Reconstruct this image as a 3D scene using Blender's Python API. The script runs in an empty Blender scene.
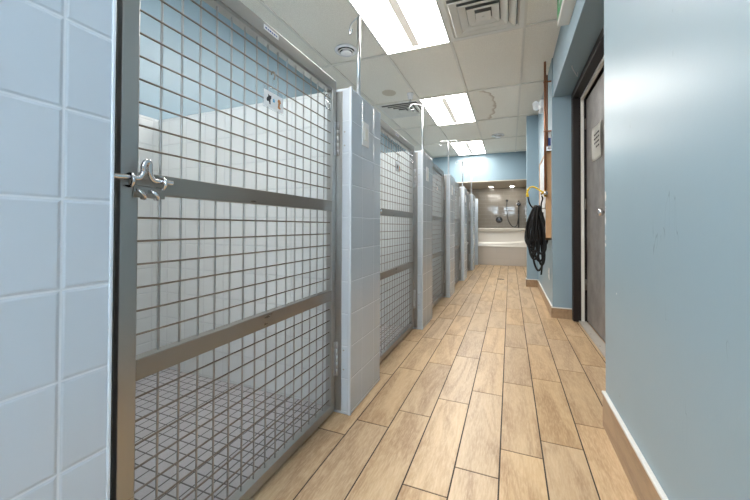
import bpy, bmesh, math, random
from mathutils import Vector, Matrix
random.seed(7)
C = bpy.context.scene.collection
PI = math.pi

# ------------------------------------------------------------------ camera
H = 0.885            # camera height
CEIL = 2.545
cd = bpy.data.cameras.new('camera'); cam = bpy.data.objects.new('camera', cd); C.objects.link(cam)
yaw, pit, rol = -0.38483312, 0.01250828, 0.0035466
cs, sn = math.cos, math.sin
fw = Vector((sn(yaw)*cs(pit), cs(yaw)*cs(pit), sn(pit)))
rt = Vector((cs(yaw), -sn(yaw), 0)); up = rt.cross(fw)
r2 = rt*cs(rol)+up*sn(rol); u2 = -rt*sn(rol)+up*cs(rol)
M = Matrix((( r2.x, u2.x, -fw.x, 0), (r2.y, u2.y, -fw.y, 0), (r2.z, u2.z, -fw.z, H), (0, 0, 0, 1)))
cam.matrix_world = M
cd.sensor_width = 36; cd.lens = 333.06/750*36; cd.shift_y = -27.65/750; cd.shift_x = 0
cd.clip_start = 0.02; cd.clip_end = 200
bpy.context.scene.camera = cam

# ------------------------------------------------------------------ world + exposure
sc = bpy.context.scene
W = bpy.data.worlds.new('world'); sc.world = W; W.use_nodes = True
bg = W.node_tree.nodes['Background']
bg.inputs[0].default_value = (0.72, 0.86, 1.0, 1); bg.inputs[1].default_value = 6.5
sc.view_settings.view_transform = 'Standard'; sc.view_settings.look = 'None'
sc.view_settings.gamma = 1; sc.view_settings.use_curve_mapping = False
sc.view_settings.exposure = 1.35
LENS_STRENGTH = 9.5

# ------------------------------------------------------------------ material helpers
def srgb(r, g, b):
    f = lambda c: (c/255/12.92) if c/255 <= 0.04045 else ((c/255+0.055)/1.055)**2.4
    return (f(r), f(g), f(b), 1)
class N:
    def __init__(s, name):
        s.m = bpy.data.materials.new(name); s.m.use_nodes = True
        s.t = s.m.node_tree; s.b = s.t.nodes['Principled BSDF']
    def new(s, typ, **kw):
        n = s.t.nodes.new(typ)
        for k, v in kw.items(): setattr(n, k, v)
        return n
    def put(s, inp, v):
        if isinstance(v, bpy.types.NodeSocket): s.t.links.new(v, inp)
        else: inp.default_value = v
    def math(s, op, a, b=None, c=None, clamp=False):
        n = s.new('ShaderNodeMath', operation=op); n.use_clamp = clamp
        s.put(n.inputs[0], a)
        if b is not None: s.put(n.inputs[1], b)
        if c is not None: s.put(n.inputs[2], c)
        return n.outputs[0]
    def mix(s, f, a, b):
        n = s.new('ShaderNodeMix', data_type='RGBA')
        s.put(n.inputs[0], f); s.put(n.inputs[6], a); s.put(n.inputs[7], b)
        return n.outputs[2]
    def ramp(s, v, lo, hi, a=0.0, b=1.0):
        n = s.new('ShaderNodeMapRange', clamp=True, interpolation_type='SMOOTHSTEP')
        s.put(n.inputs[0], v); s.put(n.inputs[1], lo); s.put(n.inputs[2], hi); s.put(n.inputs[3], a); s.put(n.inputs[4], b)
        return n.outputs[0]
    def obj(s):
        return s.new('ShaderNodeTexCoord').outputs['Object']
    def xyz(s, v):
        n = s.new('ShaderNodeSeparateXYZ'); s.put(n.inputs[0], v); return n.outputs
    def comb(s, x, y, z):
        n = s.new('ShaderNodeCombineXYZ'); s.put(n.inputs[0], x); s.put(n.inputs[1], y); s.put(n.inputs[2], z); return n.outputs[0]
    def noise(s, scale, detail=3, vec=None, rough=0.5, dist=0.0):
        n = s.new('ShaderNodeTexNoise'); n.inputs['Scale'].default_value = scale; n.inputs['Detail'].default_value = detail
        n.inputs['Roughness'].default_value = rough; n.inputs['Distortion'].default_value = dist
        s.put(n.inputs['Vector'], vec if vec is not None else s.obj())
        return n.outputs[0]
    def bump(s, h, dist=0.001, strength=1.0, nrm=None):
        n = s.new('ShaderNodeBump'); n.inputs['Strength'].default_value = strength; n.inputs['Distance'].default_value = dist
        s.put(n.inputs['Height'], h)
        if nrm is not None: s.put(n.inputs['Normal'], nrm)
        return n.outputs[0]
    def set(s, **kw):
        for k, v in kw.items(): s.put(s.b.inputs[k], v)
        return s.m

def simple(name, col, rough=0.5, metal=0.0, var=0.06, vs=20, bs=0.0, bscale=300, **kw):
    n = N(name)
    nz = n.noise(vs, 4)
    dark = tuple(c*(1-var*2) for c in col[:3])+(1,)
    n.set(**{'Base Color': n.mix(nz, dark, col), 'Roughness': rough, 'Metallic': metal})
    if bs: n.set(Normal=n.bump(n.noise(bscale, 2), bs))
    for k, v in kw.items(): n.put(n.b.inputs[k], v)
    return n.m

def steel(name, col, rough, stretch=(1, 1, 60)):
    n = N(name)
    mp = n.new('ShaderNodeMapping'); n.put(mp.inputs[0], n.obj()); mp.inputs[3].default_value = stretch
    nz = n.noise(8, 4, mp.outputs[0]); n2 = n.noise(5, 4)
    r = n.math('ADD', n.math('MULTIPLY', nz, 0.12), n.math('MULTIPLY_ADD', n2, 0.14, rough-0.13))
    dk = tuple(c*0.8 for c in col[:3])+(1,)
    n.set(**{'Base Color': n.mix(n2, dk, col), 'Metallic': 0.8, 'Roughness': r})
    return n.m

def tile_mat(name, col, col2, grout, w, h, ox=0.0, oy=0.0, oz=0.0, g=0.0025, bev=0.004, rough=0.12, bump=0.0012, running=False, var=0.5, hv=None, speck=0.0, rot=False):
    """tiles on any axis-aligned face; (ox,oy) shift the upright joints on faces looking along y / x; oz shifts rows"""
    n = N(name)
    p = n.xyz(n.obj())
    geo = n.new('ShaderNodeTexCoord').outputs['Normal']
    nn = n.xyz(geo)
    isx = n.math('GREATER_THAN', n.math('ABSOLUTE', nn[0]), 0.6)
    isz = n.math('GREATER_THAN', n.math('ABSOLUTE', nn[2]), 0.6)
    ux = n.math('SUBTRACT', p[0], ox); uy = n.math('SUBTRACT', p[1], oy); vz = n.math('SUBTRACT', p[2], oz)
    u = n.math('ADD', n.math('MULTIPLY', uy, isx), n.math('MULTIPLY', ux, n.math('SUBTRACT', 1.0, isx)))
    v = n.math('ADD', n.math('MULTIPLY', uy, isz), n.math('MULTIPLY', vz, n.math('SUBTRACT', 1.0, isz)))
    row = n.math('FLOOR', n.math('DIVIDE', v, h))
    if running: u = n.math('ADD', u, n.math('MULTIPLY', n.math('MODULO', n.math('ABSOLUTE', row), 2.0), w/2))
    colm = n.math('FLOOR', n.math('DIVIDE', u, w))
    du = n.math('PINGPONG', u, w/2); dv = n.math('PINGPONG', v, h/2)
    d = n.math('MINIMUM', du, dv)
    mask = n.ramp(d, g*0.35, g*0.6)
    hgt = n.ramp(d, g*0.3, g*0.5+bev)
    wn = n.new('ShaderNodeTexWhiteNoise', noise_dimensions='3D'); n.put(wn.inputs[0], n.comb(colm, row, isx))
    base = n.mix(n.math('MULTIPLY', wn.outputs[0], var), col, col2)
    if speck: base = n.mix(n.math('MULTIPLY', n.noise(260, 2), speck), base, grout)
    # slight waviness of the glaze and a small tilt of every tile
    wav = n.math('MULTIPLY', n.noise(9, 2), 0.35)
    n.set(**{'Base Color': n.mix(mask, grout, base), 'Roughness': n.ramp(mask, 0, 1, 0.7, rough),
             'Normal': n.bump(n.math('ADD', hgt, wav), bump)})
    return n.m

MAT = {}
MAT['tile'] = tile_mat('pale_wall_tile', srgb(200, 209, 219), srgb(195, 205, 215), srgb(212, 219, 227), 0.1505, 0.1525, oy=0.135, ox=0.066, oz=0.0145, g=0.0034, bev=0.005, rough=0.20, bump=0.0013)
MAT['tile_in'] = tile_mat('white_kennel_tile', srgb(206, 210, 211), srgb(200, 205, 207), srgb(188, 193, 196), 0.154, 0.1525, oy=0.02, ox=0.03, oz=0.0145, g=0.0034, rough=0.2, bump=0.0014)
MAT['ktile'] = tile_mat('grey_kennel_floor_tile', srgb(192, 190, 194), srgb(182, 181, 186), srgb(98, 94, 92), 0.0525, 0.0525, oy=0.035, g=0.0055, bev=0.002, rough=0.45, bump=0.0008, speck=0.35)
MAT['taupe'] = tile_mat('taupe_gloss_tile', srgb(176, 169, 157), srgb(166, 160, 149), srgb(196, 190, 178), 0.30, 0.10, oz=0.02, g=0.004, bev=0.006, rough=0.035, bump=0.0005, running=True)
MAT['skirt'] = tile_mat('taupe_skirt_tile', srgb(188, 179, 168), srgb(181, 172, 161), srgb(170, 163, 153), 0.30, 0.145, g=0.004, bev=0.004, rough=0.25)
def paint(name, col, chips=False):
    n = N(name)
    p = n.xyz(n.obj())
    base = n.mix(n.noise(1.3, 4), tuple(c*0.95 for c in col[:3])+(1,), col)
    if chips:
        edge = n.ramp(p[1], 1.745, 1.775)
        hi = n.math('MULTIPLY', n.ramp(p[2], 0.70, 0.80), n.ramp(p[2], 1.05, 1.0))
        nz = n.ramp(n.noise(55, 2), 0.555, 0.575)
        sp = n.ramp(n.noise(48, 1), 0.86, 0.875)
        m1 = n.math('MULTIPLY', n.math('MULTIPLY', edge, hi), nz)
        wv = n.math('MULTIPLY', n.math('SUBTRACT', n.noise(120, 2), 0.5), 1.6)
        for (cy_, cz_, ay_, az_) in ((1.760, 1.025, 0.013, 0.022), (1.764, 0.915, 0.008, 0.016), (1.762, 0.805, 0.009, 0.008), (1.766, 0.83, 0.004, 0.004), (1.60, 0.62, 0.004, 0.005)):
            ex = n.math('DIVIDE', n.math('SUBTRACT', p[1], cy_), ay_); ez = n.math('DIVIDE', n.math('SUBTRACT', p[2], cz_), az_)
            dd = n.math('ADD', n.math('SQRT', n.math('ADD', n.math('MULTIPLY', ex, ex), n.math('MULTIPLY', ez, ez))), wv)
            m1 = n.math('MAXIMUM', m1, n.ramp(dd, 1.0, 0.85))
        base = n.mix(m1, base, srgb(232, 230, 224))
        base = n.mix(n.math('MULTIPLY', sp, 0.6), base, srgb(220, 224, 226))
        sv = n.new('ShaderNodeMapping'); n.put(sv.inputs[0], n.obj()); sv.inputs[3].default_value = (1, 5, 1.2)
        ln = n.math('ABSOLUTE', n.math('SUBTRACT', n.noise(2.4, 2, sv.outputs[0], dist=1.0), 0.63))
        sc_ = n.math('MULTIPLY', n.ramp(ln, 0.004, 0.0005), n.ramp(n.noise(5, 1), 0.56, 0.62))
        base = n.mix(n.math('MULTIPLY', sc_, 0.35), base, srgb(70, 80, 86))
    n.set(**{'Base Color': base, 'Roughness': n.math('MULTIPLY_ADD', n.noise(6, 2), 0.06, 0.34),
             'Normal': n.bump(n.noise(70, 2), 0.00012)})
    n.b.inputs['Specular IOR Level'].default_value = 0.34
    return n.m
BLUE = srgb(144, 167, 180)
MAT['blue'] = paint('blue_wall_paint', BLUE)
MAT['blue_worn'] = paint('blue_wall_paint_scuffed', BLUE, True)
MAT['beige'] = simple('beige_paint', srgb(205, 195, 178), 0.6)
MAT['steel'] = steel('brushed_steel', srgb(178, 177, 174), 0.32)
MAT['steel_h'] = steel('brushed_steel_bar', srgb(160, 156, 150), 0.31, (1, 1, 8))
MAT['rod'] = simple('wire_steel', srgb(178, 177, 175), 0.35, 0.95, 0.1, 60)
MAT['rod_h'] = simple('cross_wire_steel', srgb(148, 138, 128), 0.42, 0.95, 0.1, 60)
MAT['chrome'] = simple('polished_chrome', srgb(225, 225, 228), 0.09, 1.0, 0.02)
MAT['throat'] = simple('vent_throat_grey', srgb(120, 120, 118), 0.8)
MAT['shower_metal'] = simple('shower_chrome', srgb(120, 122, 126), 0.22, 0.85, 0.05)
MAT['alu'] = simple('satin_aluminium', srgb(205, 207, 210), 0.3, 1.0, 0.03)
MAT['jamb'] = simple('dull_steel', srgb(150, 142, 132), 0.4, 1.0, 0.1, 30)
MAT['edge'] = simple('pale_edge_trim', srgb(208, 217, 227), 0.22, 0.0, 0.02)
MAT['white'] = simple('white_plastic', srgb(246, 247, 249), 0.25, 0, 0.01)
MAT['offwhite'] = simple('off_white_enamel', srgb(228, 227, 221), 0.45, 0, 0.02)
MAT['black'] = simple('black_rubber', srgb(9, 9, 10), 0.6, 0, 0.1, 40)
MAT['dark'] = simple('dark_gap', srgb(20, 20, 21), 0.8)
MAT['yellow'] = simple('yellow_plastic', srgb(232, 196, 40), 0.4, 0, 0.04)
MAT['brass'] = simple('brass', srgb(190, 150, 70), 0.28, 1.0, 0.1)
MAT['copper'] = simple('aged_copper', srgb(168, 114, 82), 0.42, 0.7, 0.15, 15)
MAT['sill'] = simple('grey_sill', srgb(178, 172, 164), 0.45)
MAT['brown'] = simple('dark_brown_enamel', srgb(34, 26, 25), 0.4, 0, 0.06)
MAT['acrylic'] = simple('white_acrylic', srgb(228, 222, 212), 0.15, 0, 0.01)
MAT['green'] = simple('green_sign', srgb(20, 150, 80), 0.35)
MAT['paper'] = simple('paper', srgb(236, 234, 228), 0.8, 0, 0.02)
MAT['ink'] = simple('ink', srgb(50, 50, 56), 0.7)
MAT['orange'] = simple('orange_print', srgb(206, 138, 80), 0.6)
MAT['skyink'] = simple('light_blue_print', srgb(120, 190, 225), 0.6)
MAT['bluelabel'] = simple('blue_print', srgb(60, 90, 160), 0.5)
MAT['cap'] = simple('white_cap_strip', srgb(222, 222, 218), 0.4, 0, 0.02)
# clear plastic
n = N('clear_plastic'); n.set(**{'Base Color': (0.96, 0.98, 1, 1), 'Roughness': 0.12, 'Transmission Weight': 1.0, 'IOR': 1.15}); MAT['clear'] = n.m
n = N('window_glass'); n.set(**{'Base Color': (1, 1, 1, 1), 'Roughness': 0.0, 'Transmission Weight': 1.0, 'IOR': 1.02}); MAT['glass'] = n.m
# lens
n = N('lit_lens'); n.set(**{'Base Color': (0.9, 0.9, 0.9, 1), 'Emission Color': (1.0, 0.965, 0.91, 1), 'Emission Strength': LENS_STRENGTH}); MAT['lens'] = n.m
n = N('lit_spot'); n.set(**{'Base Color': (0.9, 0.9, 0.9, 1), 'Emission Color': (1.0, 0.95, 0.88, 1), 'Emission Strength': 32.0}); MAT['spot'] = n.m
n = N('rib_added_glow'); n.set(**{'Base Color': (0.85, 0.82, 0.76, 1), 'Emission Color': (1.0, 0.9, 0.78, 1), 'Emission Strength': 0.12}); MAT['rib'] = n.m  # weak emission stands in for light falling on the beige centre rib
# door leaf: mottled brushed grey metal
n = N('worn_grey_door')
nz = n.noise(6, 6, rough=0.65); n2 = n.noise(30, 4, rough=0.7)
c = n.mix(n.ramp(nz, 0.35, 0.65), srgb(118, 114, 112), srgb(140, 136, 133))
c = n.mix(n.math('MULTIPLY', n.ramp(n2, 0.62, 0.72), 0.35), c, srgb(90, 86, 84))
c = n.mix(n.ramp(n.noise(40, 2), 0.78, 0.8), c, srgb(205, 203, 200))
n.set(**{'Base Color': c, 'Roughness': 0.42, 'Metallic': 0.15, 'Normal': n.bump(n2, 0.0004)}); MAT['door'] = n.m

# wood-look plank tile: colour variation per plank via attributes, grain along y
def wood(name, along='y', attr=True, c0=(158, 126, 92), c1=(194, 165, 128), c2=(210, 186, 152)):
    n = N(name)
    v = n.obj()
    if attr:
        a = n.new('ShaderNodeAttribute', attribute_name='plank').outputs['Vector']
        add = n.new('ShaderNodeVectorMath', operation='MULTIPLY_ADD'); n.put(add.inputs[0], a); add.inputs[1].default_value = (9, 13, 5); n.put(add.inputs[2], v)
        v = add.outputs[0]; ax = n.xyz(a)
    sv = n.new('ShaderNodeMapping'); n.put(sv.inputs[0], v); sv.inputs[3].default_value = (1, 0.14, 1)
    sw = n.new('ShaderNodeMapping'); n.put(sw.inputs[0], v); sw.inputs[3].default_value = (1, 0.16, 1)
    big = n.noise(9, 4, sw.outputs[0], dist=1.6)
    rings = n.math('FRACT', n.math('MULTIPLY', n.noise(5, 1, sw.outputs[0], dist=0.8), 9.0))
    rings = n.math('PINGPONG', rings, 0.5)
    fine = n.noise(160, 4, sv.outputs[0], rough=0.7)
    col = n.mix(n.ramp(big, 0.32, 0.66), srgb(*c0), srgb(*c1))
    col = n.mix(n.ramp(fine, 0.35, 0.7, 0, 0.55), col, srgb(*c2))
    col = n.mix(n.math('MULTIPLY', n.ramp(rings, 0.0, 0.14, 1, 0), 0.16), col, srgb(160, 126, 92))
    if attr:
        hs = n.new('ShaderNodeHueSaturation'); n.put(hs.inputs['Value'], n.math('MULTIPLY_ADD', ax[0], 0.14, 0.93)); n.put(hs.inputs['Saturation'], n.math('MULTIPLY_ADD', ax[1], 0.14, 0.93)); n.put(hs.inputs['Color'], col)
        col = hs.outputs[0]
    n.set(**{'Base Color': col, 'Roughness': n.math('MULTIPLY_ADD', fine, 0.16, 0.30), 'Normal': n.bump(fine, 0.0003)})
    return n.m
MAT['wood'] = wood('oak_look_plank')
MAT['base'] = wood('oak_look_baseboard', attr=False, c0=(140, 114, 88), c1=(164, 138, 110), c2=(180, 154, 124))
MAT['grout'] = simple('dark_grout', srgb(58, 48, 40), 0.8)
MAT['pine'] = simple('pale_timber', srgb(206, 164, 122), 0.5, 0, 0.12, 12)

# ceiling panel with its water stains
n = N('ceiling_panel')
p = n.xyz(n.obj())
fis = n.noise(120, 4, rough=0.75); big = n.noise(2, 3)
c = n.mix(n.ramp(fis, 0.3, 0.7), srgb(228, 223, 212), srgb(245, 241, 231))
wob = n.math('MULTIPLY', n.math('SUBTRACT', n.noise(6, 4), 0.5), 0.26)
def edge_mask(cx, cy, ax, ay, wobk=1.0):
    dx = n.math('DIVIDE', n.math('SUBTRACT', p[0], cx), ax); dy = n.math('DIVIDE', n.math('SUBTRACT', p[1], cy), ay)
    d = n.math('SQRT', n.math('ADD', n.math('MULTIPLY', dx, dx), n.math('MULTIPLY', dy, dy)))
    return n.math('ADD', d, n.math('MULTIPLY', wob, 2.0*wobk))
d = edge_mask(-0.47, 4.80, 0.30, 0.72)
clip = n.math('MULTIPLY', n.math('MULTIPLY', n.math('GREATER_THAN', p[0], -0.49), n.math('LESS_THAN', p[0], 0.105)), n.math('MULTIPLY', n.math('GREATER_THAN', p[1], 4.23), n.math('LESS_THAN', p[1], 5.43)))
fill = n.math('MULTIPLY', n.ramp(d, 1.02, 0.98, 0, 0.16), clip)
rim = n.math('MULTIPLY', n.math('MULTIPLY', n.ramp(d, 0.86, 0.99), n.ramp(d, 1.03, 1.0)), n.math('MULTIPLY', clip, 0.5))
c = n.mix(fill, c, srgb(186, 160, 126)); c = n.mix(rim, c, srgb(158, 124, 84))
d2 = edge_mask(-1.40, 3.91, 0.085, 0.10, 0.25)
c = n.mix(n.ramp(d2, 1.08, 0.95, 0, 0.5), c, srgb(176, 154, 120))
n.set(**{'Base Color': c, 'Roughness': 0.9, 'Normal': n.bump(fis, 0.0015)}); MAT['panel'] = n.m
MAT['tbar'] = simple('ceiling_grid', srgb(230, 226, 216), 0.5)

# ------------------------------------------------------------------ geometry helpers
def box(bm, x0, x1, y0, y1, z0, z1, bev=0.0, seg=2, mi=0):
    x0, x1 = sorted((x0, x1)); y0, y1 = sorted((y0, y1)); z0, z1 = sorted((z0, z1))
    vs = [bm.verts.new(v) for v in ((x0,y0,z0),(x1,y0,z0),(x1,y1,z0),(x0,y1,z0),(x0,y0,z1),(x1,y0,z1),(x1,y1,z1),(x0,y1,z1))]
    fs = [bm.faces.new([vs[i] for i in q]) for q in ((3,2,1,0),(4,5,6,7),(0,1,5,4),(1,2,6,5),(2,3,7,6),(3,0,4,7))]
    for f in fs: f.material_index = mi
    if bev > 0:
        es = list({e for f in fs for e in f.edges})
        r = bmesh.ops.bevel(bm, geom=es, offset=bev, segments=seg, affect='EDGES', profile=0.5)
        for f in r['faces']: f.material_index = mi; f.smooth = True
    return bm
def path(pts, n=8, closed=False):
    P = [Vector(p) for p in pts]; out = []
    L = len(P)
    for i in range(L if closed else L-1):
        a = P[(i-1) % L] if closed or i > 0 else P[0]; b = P[i]; c = P[(i+1) % L]; d = P[(i+2) % L] if closed or i+2 < L else P[-1]
        for k in range(n):
            t = k/n
            out.append(0.5*((2*b)+(c-a)*t+(2*a-5*b+4*c-d)*t*t+(3*b-a-3*c+d)*t**3))
    if not closed: out.append(P[-1])
    return out
def tube(bm, pts, r, seg=10, mi=0, cap=True, closed=False):
    P = [Vector(p) for p in pts]; n = len(P); rings = []
    prev = None
    for i, p in enumerate(P):
        a = P[(i-1) % n] if (closed or i > 0) else p; b = P[(i+1) % n] if (closed or i < n-1) else p
        t = (b-a).normalized()
        if prev is None:
            u = t.orthogonal().normalized()
        else:
            u = (prev - t*prev.dot(t)).normalized()
        prev = u; v = t.cross(u)
        rr = r(i/(n-1)) if callable(r) else r
        rings.append([bm.verts.new(p+(u*math.cos(2*PI*k/seg)+v*math.sin(2*PI*k/seg))*rr) for k in range(seg)])
    m = n if closed else n-1
    for i in range(m):
        A, B = rings[i], rings[(i+1) % n]
        for k in range(seg):
            f = bm.faces.new((A[k], A[(k+1) % seg], B[(k+1) % seg], B[k])); f.smooth = True; f.material_index = mi
    if cap and not closed:
        f = bm.faces.new(rings[0][::-1]); f.material_index = mi
        f = bm.faces.new(rings[-1]); f.material_index = mi
    return bm
def lathe(bm, prof, c=(0, 0, 0), axis='z', seg=32, mi=0, smooth=True, cap=True):
    """prof: list of (radius, height); revolved round axis through c"""
    rings = []
    for r, h in prof:
        ring = []
        for k in range(seg):
            a = 2*PI*k/seg; x, y = r*math.cos(a), r*math.sin(a)
            q = {'z': (x, y, h), 'x': (h, x, y), 'y': (y, h, x)}[axis]
            ring.append(bm.verts.new(Vector(q)+Vector(c)))
        rings.append(ring)
    for A, B in zip(rings, rings[1:]):
        for k in range(seg):
            f = bm.faces.new((A[k], A[(k+1) % seg], B[(k+1) % seg], B[k])); f.smooth = smooth; f.material_index = mi
    for R_, rev in (((rings[0], True), (rings[-1], False)) if cap else ()):
        f = bm.faces.new(R_[::-1] if rev else R_); f.material_index = mi
    return bm
def poly(bm, pts, nrm, th, mi=0):
    """closed outline extruded by th along nrm"""
    nv = Vector(nrm)*th
    a = [bm.verts.new(p) for p in pts]; b = [bm.verts.new(Vector(p)+nv) for p in pts]
    fs = [bm.faces.new(a[::-1]), bm.faces.new(b)]
    for i in range(len(a)):
        j = (i+1) % len(a); fs.append(bm.faces.new((a[i], a[j], b[j], b[i])))
    for f in fs: f.material_index = mi
    return bm
def BM(): return bmesh.new()
def obj(name, bm, mats, parent=None, kind=None, label=None, cat=None, group=None, loc=None):
    bmesh.ops.recalc_face_normals(bm, faces=bm.faces)
    me = bpy.data.meshes.new(name); bm.to_mesh(me); bm.free()
    if not isinstance(mats, (list, tuple)): mats = [mats]
    for m in mats: me.materials.append(MAT[m] if isinstance(m, str) else m)
    o = bpy.data.objects.new(name, me); C.objects.link(o)
    if parent: o.parent = parent
    if loc: o.location = loc
    if kind: o['kind'] = kind
    if label: o['label'] = label
    if cat: o['category'] = cat
    if group: o['group'] = group
    return o
def struct(name, bm, mats, parent=None): return obj(name, bm, mats, parent, kind='structure')
def thing(name, label, cat, loc=(0, 0, 0), rz=0, group=None):
    o = bpy.data.objects.new(name, None); C.objects.link(o); o.location = loc; o.rotation_euler = (0, 0, rz)
    o.empty_display_size = 0.1
    o['label'] = label; o['category'] = cat
    if group: o['group'] = group
    return o
def dup(root, loc, label, rz=None, skip=()):
    """a copy of a thing, its parts and their sub-parts"""
    r = root.copy(); C.objects.link(r); r.location = loc; r['label'] = label
    if rz is not None: r.rotation_euler = (0, 0, rz)
    for ch in list(root.children):
        if ch.name.split('.')[0] in skip: continue
        c = ch.copy(); C.objects.link(c); c.parent = r
        for g in list(ch.children):
            d = g.copy(); C.objects.link(d); d.parent = c
    return r

# ------------------------------------------------------------------ room shell
XL = -2.07      # kennel back wall
XR = 0.395      # corridor right wall
XF = 0.387      # the same wall beyond the door recess
YB = -6.0       # wall behind the camera
YH = 8.0        # header wall over the tub alcove
YA = 9.45       # tiled back wall of the alcove
PILLARS = [1.41, 2.81, 4.21, 5.61, 7.01]
# corridor floor: planks .1535 x .6175 with dark joints
bm = BM()
pl = bm.loops.layers.float_vector.new('plank')
box(bm, -0.79, 0.80, YB, 8.20, -0.06, -0.0015, mi=1)
W_, L_ = 0.15355, 0.6175
offs = {-4: 0.04, -3: 0.16, -2: 0.3085, -1: 0.4915, 0: 0.0248, 1: 0.196, 2: 0.314, 3: 0.51, 4: 0.035, 5: 0.22}
gr = 0.0027
for k in range(-4, 6):
    x0 = -0.1903 + k*W_; x1 = x0+W_
    x0c, x1c = max(x0, -0.79), min(x1, 0.80)
    if x1c-x0c < 0.01: continue
    y = YB - L_ + (offs[k] - (YB % L_)) % L_
    while y < 8.2:
        a, b = max(y, YB), min(y+L_, 8.2)
        if b-a > 0.02:
            vs = [bm.verts.new(v) for v in ((x0c+gr, a+gr, 0), (x1c-gr, a+gr, 0), (x1c-gr, b-gr, 0), (x0c+gr, b-gr, 0))]
            lo = [bm.verts.new(Vector(v.co)-Vector((0, 0, 0.0015))) for v in vs]
            fs = [bm.faces.new(vs)]
            for i in range(4): fs.append(bm.faces.new((vs[i], lo[i], lo[(i+1) % 4], vs[(i+1) % 4])))
            r = Vector((random.random(), random.random(), random.random()))
            for f in fs:
                for l in f.loops: l[pl] = r
        y += L_
struct('floor', bm, ['wood', 'grout'])
bm = BM(); box(bm, XL-0.1, -0.79, YB, 8.2, -0.06, 0.002)
struct('floor', bm, 'ktile')
bm = BM(); box(bm, XL, 0.6, 8.2, YA, -0.06, -0.001)
struct('floor', bm, 'skirt')

# left (kennel back) wall: tiled to 1.56 m, blue paint above
bm = BM(); box(bm, XL-0.012, XL, YB, YA, 0.0, 1.558, 0.003, mi=0); wl = struct('wall_left', bm, 'tile_in')
bm = BM(); box(bm, XL-0.15, XL-0.012, YB, YA, 0.0, CEIL+0.1); struct('wall_left', bm, 'blue')
# wall behind the camera, with windows
def wall_with_holes(name, x0, x1, y0, y1, z1, holes, mat):
    bm = BM(); xs = sorted({x0, x1, *[h[0] for h in holes], *[h[1] for h in holes]}); zs = sorted({0, z1, *[h[2] for h in holes], *[h[3] for h in holes]})
    for a, b in zip(xs, xs[1:]):
        for c_, d_ in zip(zs, zs[1:]):
            mx, mz = (a+b)/2, (c_+d_)/2
            if any(h[0] < mx < h[1] and h[2] < mz < h[3] for h in holes): continue
            box(bm, a, b, y0, y1, c_, d_)
    return struct(name, bm, mat)
holes = [(-1.75, -0.75, 1.65, 2.38), (-0.45, 0.34, 1.65, 2.38)]
wall_with_holes('wall_back', XL-0.15, XR+0.1, YB-0.15, YB, CEIL+0.1, holes, 'blue')
for i, (a, b, c_, d_) in enumerate(holes):
    bm = BM()
    for q in ((a, a+0.05, c_, d_), (b-0.05, b, c_, d_), (a, b, c_, c_+0.05), (a, b, d_-0.05, d_), ((a+b)/2-0.02, (a+b)/2+0.02, c_, d_), (a, b, 2.0, 2.03)):
        box(bm, q[0], q[1], YB-0.11, YB-0.04, q[2], q[3], 0.004)
    w = struct('window_%d' % (i+1), bm, 'white')
    bm = BM(); box(bm, a+0.04, b-0.04, YB-0.08, YB-0.075, c_+0.04, d_-0.04)
    obj('pane', bm, 'glass', w)

# right wall: near part, lintel, far part, pier, recess side
Y0R, Y1R = 1.775, 3.69
WY0, WY1, WZ0, WZ1 = -3.0, -0.9, 0.95, 2.25      # unseen window added behind the camera to light the near left tiles
bm = BM(); box(bm, XR, 0.72, WY1, Y0R, 0, CEIL+0.1, 0.004); struct('wall_right', bm, 'blue_worn')
bm = BM(); box(bm, XR, 0.72, YB, WY0, 0, CEIL+0.1); box(bm, XR, 0.72, WY0, WY1, 0, WZ0); box(bm, XR, 0.72, WY0, WY1, WZ1, CEIL+0.1); struct('wall_right', bm, 'blue')
bm = BM()
for q in ((WY0, WY0+0.05, WZ0, WZ1), (WY1-0.05, WY1, WZ0, WZ1), (WY0, WY1, WZ0, WZ0+0.05), (WY0, WY1, WZ1-0.05, WZ1), ((WY0+WY1)/2-0.025, (WY0+WY1)/2+0.025, WZ0, WZ1)): box(bm, 0.60, 0.66, q[0], q[1], q[2], q[3], 0.004)
w = struct('window_3', bm, 'white')
bm = BM(); box(bm, 0.63, 0.635, WY0+0.04, WY1-0.04, WZ0+0.04, WZ1-0.04); obj('pane', bm, 'glass', w)
bm = BM(); box(bm, XR, 0.72, Y0R-0.01, Y1R+0.01, 2.165, CEIL+0.1, 0.003); struct('wall_right', bm, 'blue')
bm = BM(); box(bm, XF, 0.72, Y1R, YA, 0, CEIL+0.1, 0.004); struct('wall_right', bm, 'blue')
bm = BM(); box(bm, 0.235, XR+0.01, 5.45, 5.58, 0, CEIL+0.1, 0.004); struct('wall_pier', bm, 'blue')
bm = BM(); box(bm, 0.72, 0.86, WY1, YA, 0, CEIL+0.1); box(bm, 0.72, 0.86, YB, WY0, 0, CEIL+0.1); struct('wall_right', bm, 'blue')
# header wall over the alcove, alcove ceiling, alcove back wall and right side
bm = BM(); box(bm, XL, XR, YH, YH+0.12, 1.94, CEIL+0.1); struct('wall_header', bm, 'blue')
bm = BM(); box(bm, XL, XR, YH+0.002, YA, 1.92, 1.94); struct('ceiling', bm, 'beige')
bm = BM(); box(bm, XL, 0.6, YA, YA+0.15, 0, CEIL+0.1); struct('wall_end', bm, 'taupe')
bm = BM(); box(bm, 0.36, XR+0.002, YH+0.04, YA, 0, 1.92); struct('wall_alcove', bm, 'taupe')

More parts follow.
